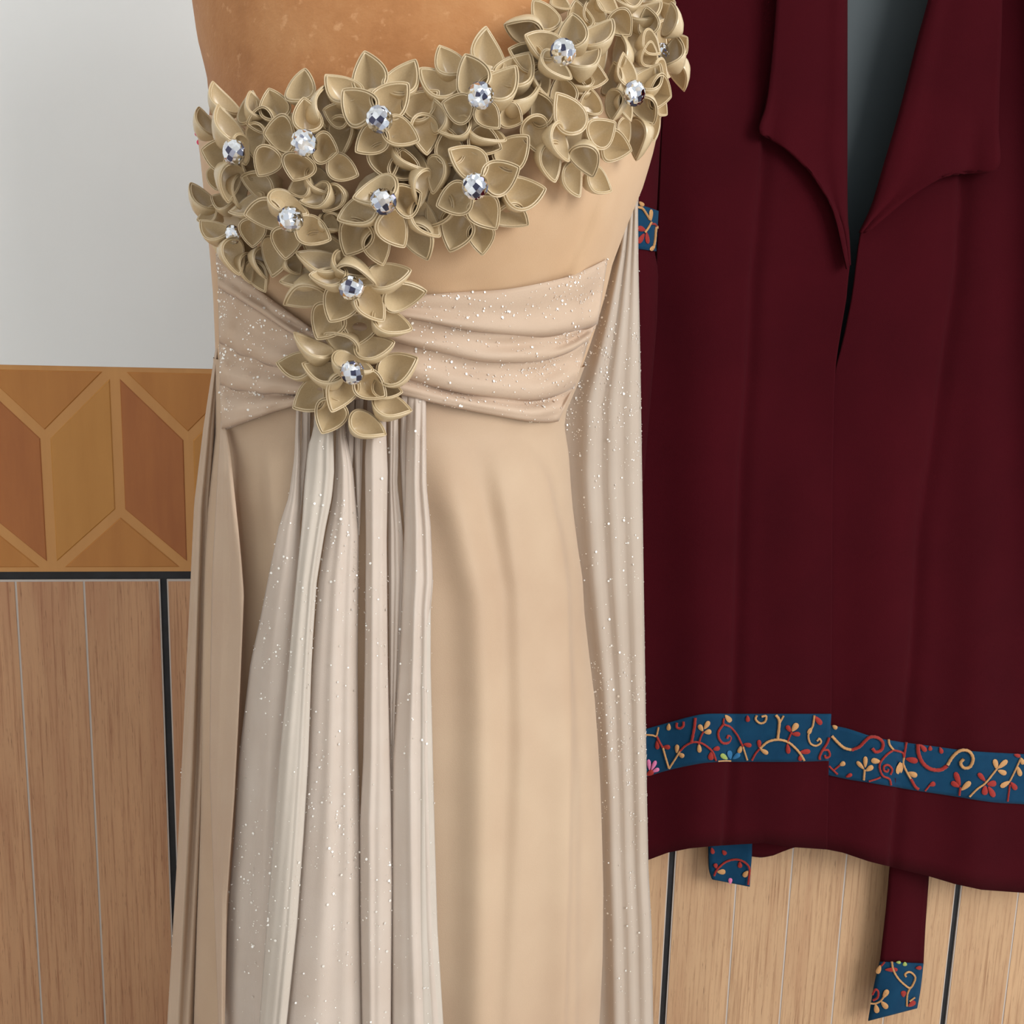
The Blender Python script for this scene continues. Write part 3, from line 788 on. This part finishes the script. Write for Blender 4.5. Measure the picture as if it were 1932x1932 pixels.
# ------------------------------------------------------------------ maroon jacket on the wall
YJ = -0.055
jack = thing('jacket', tuple(P(1580, 1650, -0.03)), 'maroon open-front jacket with embroidered blue hem band hanging on the wall', 'jacket')
JP = 0.00056
JF = [Fold([(1440, 280), (1415, 520), (1408, 700), (1392, 890), (1380, 1300)], -.005, 6, 16, YJ, JP),
      Fold([(1400, 280), (1380, 520), (1370, 700), (1350, 890), (1340, 1300)], .006, 60, 50, YJ, JP),
      Fold([(1505, 900), (1500, 1200), (1480, 1600)], .006, 70, 60, YJ, JP),
      Fold([(1300, 200), (1310, 700), (1310, 1600)], .008, 50, 60, YJ, JP),
      Fold([(1818, 330), (1810, 500), (1795, 600), (1760, 850), (1735, 1000), (1725, 1200)], -.006, 6, 18, YJ, JP),
      Fold([(1770, 330), (1760, 500), (1745, 600), (1710, 850), (1685, 1000), (1675, 1200)], .006, 60, 50, YJ, JP),
      Fold([(1640, 560), (1640, 900), (1640, 1600)], .005, 60, 80, YJ, JP),
      Fold([(1880, 300), (1850, 900), (1840, 1600)], .006, 40, 50, YJ, JP)]
def jack_y(x, z, h=0.0): return YJ-h-sum(f(x, z, 0.05) for f in JF)
def jack_yr(x, z, h=0.0): return YJ+0.006-h-sum(f(x, z, 0.05) for f in JF)
HEM = [(1120, 1650), (1222, 1622), (1260, 1608), (1300, 1600), (1340, 1596), (1400, 1592), (1440, 1590), (1485, 1597), (1530, 1600), (1560, 1602), (1590, 1608), (1640, 1625), (1700, 1640), (1750, 1652), (1800, 1667), (1850, 1678), (1932, 1684), (2080, 1690)]
EL = [(-260, 1597), (400, 1597), (440, 1602), (490, 1604), (520, 1600), (560, 1597), (630, 1585), (680, 1577), (740, 1573), (900, 1570), (1347, 1568), (1438, 1563), (1700, 1558)]
ER = [(-260, 1800), (0, 1752), (60, 1735), (140, 1715), (200, 1700), (270, 1680), (330, 1662), (390, 1644), (420, 1631), (440, 1623), (470, 1618), (530, 1611), (560, 1607), (600, 1599), (640, 1591), (690, 1577), (760, 1562), (900, 1545), (1700, 1535)]
def panel(name, x0f, x1f, surf, mat, ncol=150, nrow=60, top=-260, parent=jack, h=0.0, hem=HEM, solid=0.0016):
    G = []
    for i in range(nrow):
        v = i/(nrow-1); row = []
        for j in range(ncol):
            u = j/(ncol-1)
            py = top+(1620-top)*v
            px = x0f(py)+(x1f(py)-x0f(py))*u
            pb = interp(px, hem); py = top+(pb-top)*v
            px = x0f(py)+(x1f(py)-x0f(py))*u
            row.append(hit(px, py, surf, h, YJ))
        G.append(row)
    return grid_obj(name, G, mat, parent, solid=solid)
panel('front_panel', lambda y: interp(y, [(-260, 1300), (0, 1262), (200, 1250), (500, 1238), (890, 1205), (1700, 1190)]), lambda y: interp(y, EL), jack_y, MAT['maroon'])
panel('front_panel', lambda y: interp(y, ER), lambda y: interp(y, [(-260, 1960), (0, 1985), (1700, 2030)]), jack_yr, MAT['maroon'])
BHEM = [(1100, 1620), (1330, 1585), (1400, 1612), (1435, 1618), (1460, 1613), (1485, 1602), (1530, 1590), (1700, 1590), (2080, 1640)]
panel('back_panel', lambda y: interp(y, [(-260, 1300), (500, 1238), (1700, 1200)]), lambda y: interp(y, [(-260, 1960), (0, 1985), (1700, 2020)]),
      lambda x, z, h=0: -0.016-0.004*math.sin(x*40), MAT['lining'], hem=BHEM, solid=0.001)
bh = panel('back_hem', lambda y: 1215.0, lambda y: 2010.0, lambda x, z, h=0: -0.0225-0.004*math.sin(x*40), MAT['maroon'], hem=BHEM, top=1480, nrow=10, ncol=50)
# side seams closing front to back
for ex_ in ([(-260, 1300), (0, 1262), (200, 1250), (500, 1238), (890, 1205), (1700, 1190)], [(-260, 1960), (0, 1985), (1700, 2030)]):
    G = []
    for i in range(40):
        py = -260+1880*i/39; px = interp(py, ex_)
        A_ = hit(px, py, jack_yr if px > 1700 else jack_y, 0, YJ); B_ = P(px, py, -0.016)
        B_ = np.array([A_[0], B_[1], A_[2]])
        s_ = -1 if px < 1700 else 1
        G.append([A_*(1-t)+B_*t+np.array([s_*0.012*math.sin(math.pi*t), 0, 0]) for t in np.linspace(0, 1, 8)])
    grid_obj('side_seam', G, MAT['maroon'], jack)
# lapels: inner fold edge and outer cut edge, standing off the front
def lapel(inner, outer, surf, n=40, m=18):
    A, B = smoothpoly(inner, n), smoothpoly(outer, n); G = []
    for i in range(n):
        row = []
        for j in range(m):
            u = j/(m-1); px, py = A[i]*(1-u)+B[i]*u
            h = 0.0035+0.011*math.sin(min(1, u*1.25)*math.pi/2)*(0.55+0.45*(1-i/n)) + (0.003*math.exp(-((u-0.12)/0.1)**2))
            row.append(hit(px, py, surf, h, YJ))
        G.append(row)
    return grid_obj('lapel', G, MAT['maroon'], jack, solid=0.0022)
lapel([(1597, -260), (1597, -100), (1597, 0), (1597, 120), (1597, 220), (1597, 300), (1597, 370), (1598, 420), (1601, 455), (1603, 500)],
      [(1490, -260), (1472, -100), (1465, 0), (1458, 90), (1446, 195), (1432, 248), (1468, 268), (1520, 312), (1568, 390), (1597, 508)], jack_y)
lapel([(1800, -260), (1775, -90), (1752, 0), (1732, 75), (1712, 152), (1692, 228), (1668, 308), (1648, 380), (1634, 414), (1622, 440)],
      [(1905, -260), (1895, -90), (1890, 0), (1888, 80), (1885, 160), (1883, 240), (1881, 320), (1808, 322), (1725, 366), (1640, 436)], jack_yr)

# sleeve hanging at the side with an embroidered band
SR = [(-260, 1300), (-100, 1270), (100, 1253), (200, 1250), (300, 1244), (380, 1240), (430, 1237), (470, 1234), (510, 1242), (600, 1240), (750, 1228), (890, 1216), (1000, 1205), (1120, 1196)]
def sleeve_pt(th, py, e=0.0, centre=None):
    r = 62.0
    right = interp(py, SR); c = right-r if centre is None else centre+(1240-right)*0.8
    px = c+(r+e/JP)*math.cos(th)
    return P(px, py, -0.062-(0.036+e)*math.sin(th))
rows = [[sleeve_pt(t, py) for t in np.linspace(0, 2*math.pi, 48, endpoint=False)] for py in np.linspace(-260, 1120, 70)]
grid_obj('sleeve', rows, MAT['maroon'], jack, close=True, cap=True)
rows = [[sleeve_pt(t, py, 0.0, 2075) for t in np.linspace(0, 2*math.pi, 48, endpoint=False)] for py in np.linspace(-200, 1120, 70)]
grid_obj('sleeve', rows, MAT['maroon'], jack, close=True, cap=True)
def band_lim(th):
    s = (1+math.cos(th))/2
    return 374+24*s**2, 456+18*s
G = []
for i in range(12):
    row = []
    for th in np.linspace(-0.5, math.pi+0.5, 40):
        a_, b_ = band_lim(th); row.append(sleeve_pt(th, a_+(b_-a_)*i/11, 0.0015))
    G.append(row)
G2 = [[sleeve_pt(th, 390+85*i/11, 0.0015, 2075) for th in np.linspace(-0.5, math.pi+0.5, 40)] for i in range(12)]
grid_obj('cuff_band', G2, MAT['blue'], jack, solid=0.001)
cuff = grid_obj('cuff_band', G, MAT['blue'], jack, solid=0.001); cuff['label'] = 'blue embroidered band round the sleeve'

# embroidered hem bands
def hemband(T, B, surf):
    x0, x1 = T[0][0], T[-1][0]; G = []
    for i in range(14):
        row = []
        for j in range(60):
            u = j/59
            a = smoothcache(T, u); b = smoothcache(B, u); v = i/13
            px, py = a*(1-v)+b*v
            row.append(hit(px, py, surf, 0.0022, YJ))
        G.append(row)
    return grid_obj('hem_band', G, MAT['blue'], jack, solid=0.0012)
_sc = {}
def smoothcache(pts, u):
    k_ = id(pts)
    if k_ not in _sc: _sc[k_] = smoothpoly(pts, 61)
    s = _sc[k_]; i = min(59, int(u*60)); t = u*60-i
    return s[i]*(1-t)+s[i+1]*t
T1 = [(1195, 1382), (1217, 1376), (1260, 1364), (1300, 1353), (1335, 1347), (1400, 1347), (1500, 1347), (1568, 1347)]
B1 = [(1195, 1472), (1219, 1465), (1260, 1453), (1300, 1444), (1340, 1438), (1400, 1437), (1500, 1437), (1563, 1435)]
T2 = [(1548, 1366), (1569, 1369), (1600, 1375), (1650, 1391), (1700, 1400), (1760, 1408), (1830, 1417), (1932, 1423), (2020, 1428)]
B2 = [(1545, 1459), (1562, 1462), (1600, 1470), (1650, 1478), (1720, 1490), (1800, 1502), (1870, 1513), (1932, 1517), (2020, 1524)]
hb1 = hemband(T1, B1, jack_y); hb2 = hemband(T2, B2, jack_yr)
for o_ in (hb1, hb2): o_['label'] = 'blue cotton band embroidered with tan and red vines'

# ties hanging below the hem
def tie_y(x, z, h=0.0): return -0.026-h-0.003*math.sin(x*90)
def strip(name, L, R, mat, n=26, m=10, h=0.0, parent=jack):
    A, B = smoothpoly(L, n), smoothpoly(R, n)
    G = [[hit(*(A[i]*(1-j/(m-1))+B[i]*j/(m-1)), tie_y, h+0.002*math.sin(math.pi*j/(m-1)), -0.03) for j in range(m)] for i in range(n)]
    return grid_obj(name, G, mat, parent, solid=0.0025)
strip('tie', [(1684, 1560), (1678, 1640), (1671, 1720), (1660, 1816)], [(1756, 1570), (1751, 1655), (1745, 1740), (1741, 1818)], MAT['maroon'])
te2 = strip('tie_end', [(1660, 1814), (1650, 1855), (1644, 1890), (1638, 1925)], [(1741, 1817), (1738, 1845), (1734, 1875), (1729, 1901)], MAT['blue'], h=0.001)
te1 = strip('tie_end', [(1336, 1570), (1337, 1610), (1338, 1640), (1343, 1658)], [(1419, 1570), (1418, 1612), (1416, 1640), (1414, 1672)], MAT['blue'])

# embroidery: raised thread vines and leaves
def emb(parent, crop, surf, vines, leaves, Y0):
    ox, oy, s = crop
    def S(x, y, h): return surf(ox+x*s, oy+y*s, h)
    for col, w, pts in vines:
        n = max(6, len(pts)*5); q = smoothpoly(pts, n)
        C = np.array([S(a, b, 0.0012) for a, b in q])
        rad = w*s*JP*0.40
        rows = []
        for i in range(n):
            d = C[min(n-1, i+1)]-C[max(0, i-1)]; d /= np.linalg.norm(d)+1e-12
            v = CAM-C[i]; v /= np.linalg.norm(v); sd = np.cross(d, v); sd /= np.linalg.norm(sd)
            rr = rad*(1+0.12*math.sin(i*2.6))
            rows.append([C[i]+sd*rr*math.cos(t)+v*rr*0.40*math.sin(t) for t in np.linspace(0, 2*math.pi, 6, endpoint=False)])
        grid_obj('vine', rows, MAT['thread_'+col], parent, close=True, cap=True)
    for col, x0, y0, x1, y1, w in leaves:
        n = 12; d = np.array([x1-x0, y1-y0], float); pd = np.array([-d[1], d[0]])/np.linalg.norm(d)
        outl = []
        for i in range(n):
            t = 2*math.pi*i/n; u = 0.5-0.5*math.cos(t)
            prof = math.sin(t)*(0.45+0.55*u)*w*0.60
            outl.append(np.array([x0, y0])+d*u+pd*prof)
        c2 = np.array([x0, y0])+d*0.58
        vs_ = [S(a, b, 0.0006) for a, b in outl]+[S(*(np.array(o)*0.72+c2*0.28), 0.0012) for o in outl]+[S(c2[0], c2[1], 0.0014)]
        fs = grid_faces(2, n, True)+[(n+i, n+(i+1) % n, 2*n) for i in range(n)]
        mesh_obj('leaf', vs_, fs, MAT['thread_'+col], parent)
def on(surf, Y0): return lambda px, py, h: hit(px, py, surf, 0.0030+h, Y0)
E1 = (1200, 1320, 400/1932)
emb(hb1, E1, on(jack_y, YJ), [
 ('t', 18, [(85,320),(150,325),(185,330),(205,250)]), ('r', 22, [(190,335),(215,390),(245,440)]), ('t', 20, [(245,440),(270,530),(300,630)]),
 ('t', 18, [(300,630),(370,520),(400,470)]), ('r', 20, [(400,470),(450,420),(520,388),(590,395),(650,430),(700,480),(730,560)]),
 ('r', 28, [(505,390),(530,260),(540,165)]), ('r', 18, [(615,290),(590,340),(570,410)]), ('r', 24, [(372,210),(370,250),(400,262),(430,240),(432,200)]),
 ('r', 24, [(800,220),(752,290),(755,350),(790,395),(840,392),(862,350),(840,330),(828,355)]), ('r', 20, [(800,170),(800,222),(860,250),(920,320),(960,400),(975,430)]),
 ('t', 18, [(975,430),(1000,510),(1015,555)]), ('t', 14, [(750,562),(810,558),(870,560)]), ('r', 20, [(1055,555),(1090,490),(1130,445)]),
 ('t', 24, [(1130,445),(1200,385),(1290,365),(1380,385),(1450,440),(1500,500),(1535,560)]), ('t', 28, [(1290,365),(1305,200),(1275,140)]), ('t', 20, [(1310,210),(1345,145)]),
 ('r', 18, [(1380,385),(1420,290)]), ('t', 22, [(1100,142),(1090,180),(1130,215),(1175,200),(1185,150),(1145,155)]),
 ('t', 20, [(1625,142),(1610,240),(1580,290),(1570,340),(1590,400),(1640,420),(1685,390),(1670,355),(1650,378)]),
 ('r', 24, [(1760,345),(1740,400),(1700,460),(1672,520),(1676,550)]), ('r', 22, [(1700,460),(1750,462),(1765,510),(1730,530),(1718,505)])],
 [('t',370,490,375,408,44),('t',385,490,438,522,48),('t',610,290,572,228,50),('t',620,270,668,196,50),('t',620,300,688,290,54),('t',572,400,580,484,46),('t',300,216,295,282,44),
  ('r',245,430,312,435,48),('r',190,370,196,455,44),('r',690,470,680,552,60),('r',700,455,764,440,48),('p',122,645,114,543,40),('p',138,645,182,556,42),('p',148,658,212,630,42),('r',95,690,160,650,56),
  ('t',812,140,868,204,54),('t',960,420,935,488,46),('r',978,405,1054,420,46),('b',862,545,850,463,50),('b',880,540,948,492,50),('g',835,545,772,498,50),
  ('t',1420,290,1474,216,60),('r',1410,295,1372,236,48),('r',1418,312,1498,316,48),('r',1125,445,1120,366,44),('t',1130,450,1204,494,46),('r',1380,400,1390,494,48),('r',1488,480,1590,470,52),('r',1500,500,1495,560,46),
  ('r',1015,142,1020,204,44),('r',1628,150,1692,228,54),('t',1602,252,1568,314,44)], YJ)
E2 = (1540, 1340, 392/1932)
emb(hb2, E2, on(jack_yr, YJ), [
 ('t', 30, [(145,240),(200,300),(260,350),(330,370)]), ('r', 32, [(330,370),(400,340),(450,290),(500,250),(570,255),(618,300),(608,365),(555,388),(522,355)]),
 ('r', 20, [(120,520),(160,560),(200,598)]), ('r', 18, [(160,560),(220,510)]), ('t', 22, [(442,652),(450,550)]), ('r', 18, [(490,662),(560,640),(600,622)]),
 ('r', 22, [(696,700),(680,640),(620,610),(590,540),(600,480),(660,410),(720,370)]), ('t', 22, [(720,370),(682,320),(672,270)]), ('r', 22, [(720,370),(800,395),(815,440)]),
 ('r', 24, [(838,295),(815,440)]), ('t', 22, [(815,440),(810,500),(850,590),(880,640)]), ('r', 30, [(880,640),(920,710),(955,738)]),
 ('r', 22, [(690,600),(705,550),(670,510),(630,520),(630,560),(660,570),(668,545)]), ('r', 40, [(945,315),(950,400),(990,490),(1060,545),(1150,555),(1220,515)]),
 ('t', 32, [(1220,510),(1270,430),(1340,375),(1420,382),(1458,450),(1430,525),(1372,535),(1342,490),(1372,452)]), ('r', 18, [(1012,752),(1060,690)]),
 ('r', 22, [(1330,795),(1340,715)]), ('t', 20, [(1425,805),(1500,730),(1570,680),(1660,570),(1690,530)]), ('t', 18, [(1900,450),(1850,560),(1800,660)]), ('r', 18, [(1800,690),(1780,850)])],
 [('t',150,142,195,172,44),('t',215,512,270,488,50),('t',445,550,376,476,44),('t',455,535,458,428,46),('t',460,565,530,520,54),('r',275,622,334,594,40),('t',600,480,510,465,58),('t',800,465,760,596,70),
  ('r',830,450,946,476,62),('t',850,578,940,612,58),('r',965,318,1024,384,50),('r',1060,330,1060,378,44),('r',1148,342,1172,404,44),('r',1050,700,1108,678,52),('r',1338,705,1292,574,58),('r',1332,715,1254,668,54),
  ('t',1348,745,1436,664,58),('t',1682,552,1658,454,54),('t',1690,542,1778,464,54),('t',1688,560,1770,592,54),('r',1572,662,1506,584,50),('r',1588,690,1676,678,64),('r',1572,700,1565,790,64),('r',1600,708,1658,808,58),
  ('t',1870,520,1902,614,52),('t',1805,660,1712,714,52),('r',1808,668,1864,740,54),('r',1838,412,1900,430,40),('t',1900,440,1928,505,48)], YJ)
def on_sleeve(px, py, h):
    right = interp(py, SR); c = right-62.0
    q = max(-1, min(1, (px-c)/62.0)); th = math.acos(q)
    return sleeve_pt(th, py, 0.0022+h)
emb(cuff, (1180, 360, 80/1104), on_sleeve, [
 ('t', 60, [(275,420),(380,450),(430,500),(500,620),(580,760)]), ('t', 56, [(620,800),(540,960),(460,1080)]), ('r', 50, [(620,860),(700,870),(740,940)]), ('t', 70, [(780,950),(720,980),(690,1300),(650,1500)])],
 [('t',330,280,440,400,120),('t',610,790,620,480,105),('r',480,1030,285,955,160),('r',450,1110,300,1370,140),('r',500,1060,540,1380,115),('t',690,1420,600,1560,110)], YJ)
emb(te1, (1200, 1592, 340/1932), on(tie_y, -0.03), [('r', 26, [(835,345),(870,275),(960,195),(1070,168),(1160,195),(1215,260),(1212,350),(1200,440)])],
 [('r',862,265,848,210,50),('t',870,302,960,300,64),('r',1110,190,1116,260,54),('t',1205,290,1150,354,62),('p',1010,432,1010,366,50),('r',810,40,828,110,48),('r',925,70,965,118,52)], -0.03)
emb(te2, (1592, 1592, 340/1932), on(lambda x, z, h: tie_y(x, z, h+0.001), -0.03), [
 ('t', 26, [(515,1262),(530,1350),(580,1440),(650,1510),(710,1545),(750,1490),(765,1430),(730,1385),(690,1375),(655,1400),(670,1430)]), ('t', 24, [(710,1545),(680,1620),(675,1745)]),
 ('t', 22, [(285,1712),(340,1712),(400,1680),(450,1600)]), ('r', 26, [(305,1620),(340,1562),(370,1590),(360,1650),(312,1680)]), ('r', 22, [(400,1310),(440,1265)]), ('t', 20, [(705,1690),(765,1645)])],
 [('t',420,1655,474,1564,64),('t',400,1690,470,1766,64),('t',340,1720,360,1816,64),('r',640,1645,640,1575,64),('r',440,1350,580,1350,54),('t',395,1300,358,1394,58),('g',655,1266,655,1312,52),('g',560,1270,612,1274,36),('r',770,1332,836,1330,48),('r',690,1745,768,1690,62)], -0.03)
print('petals', cnt, 'glitter', len(fs))
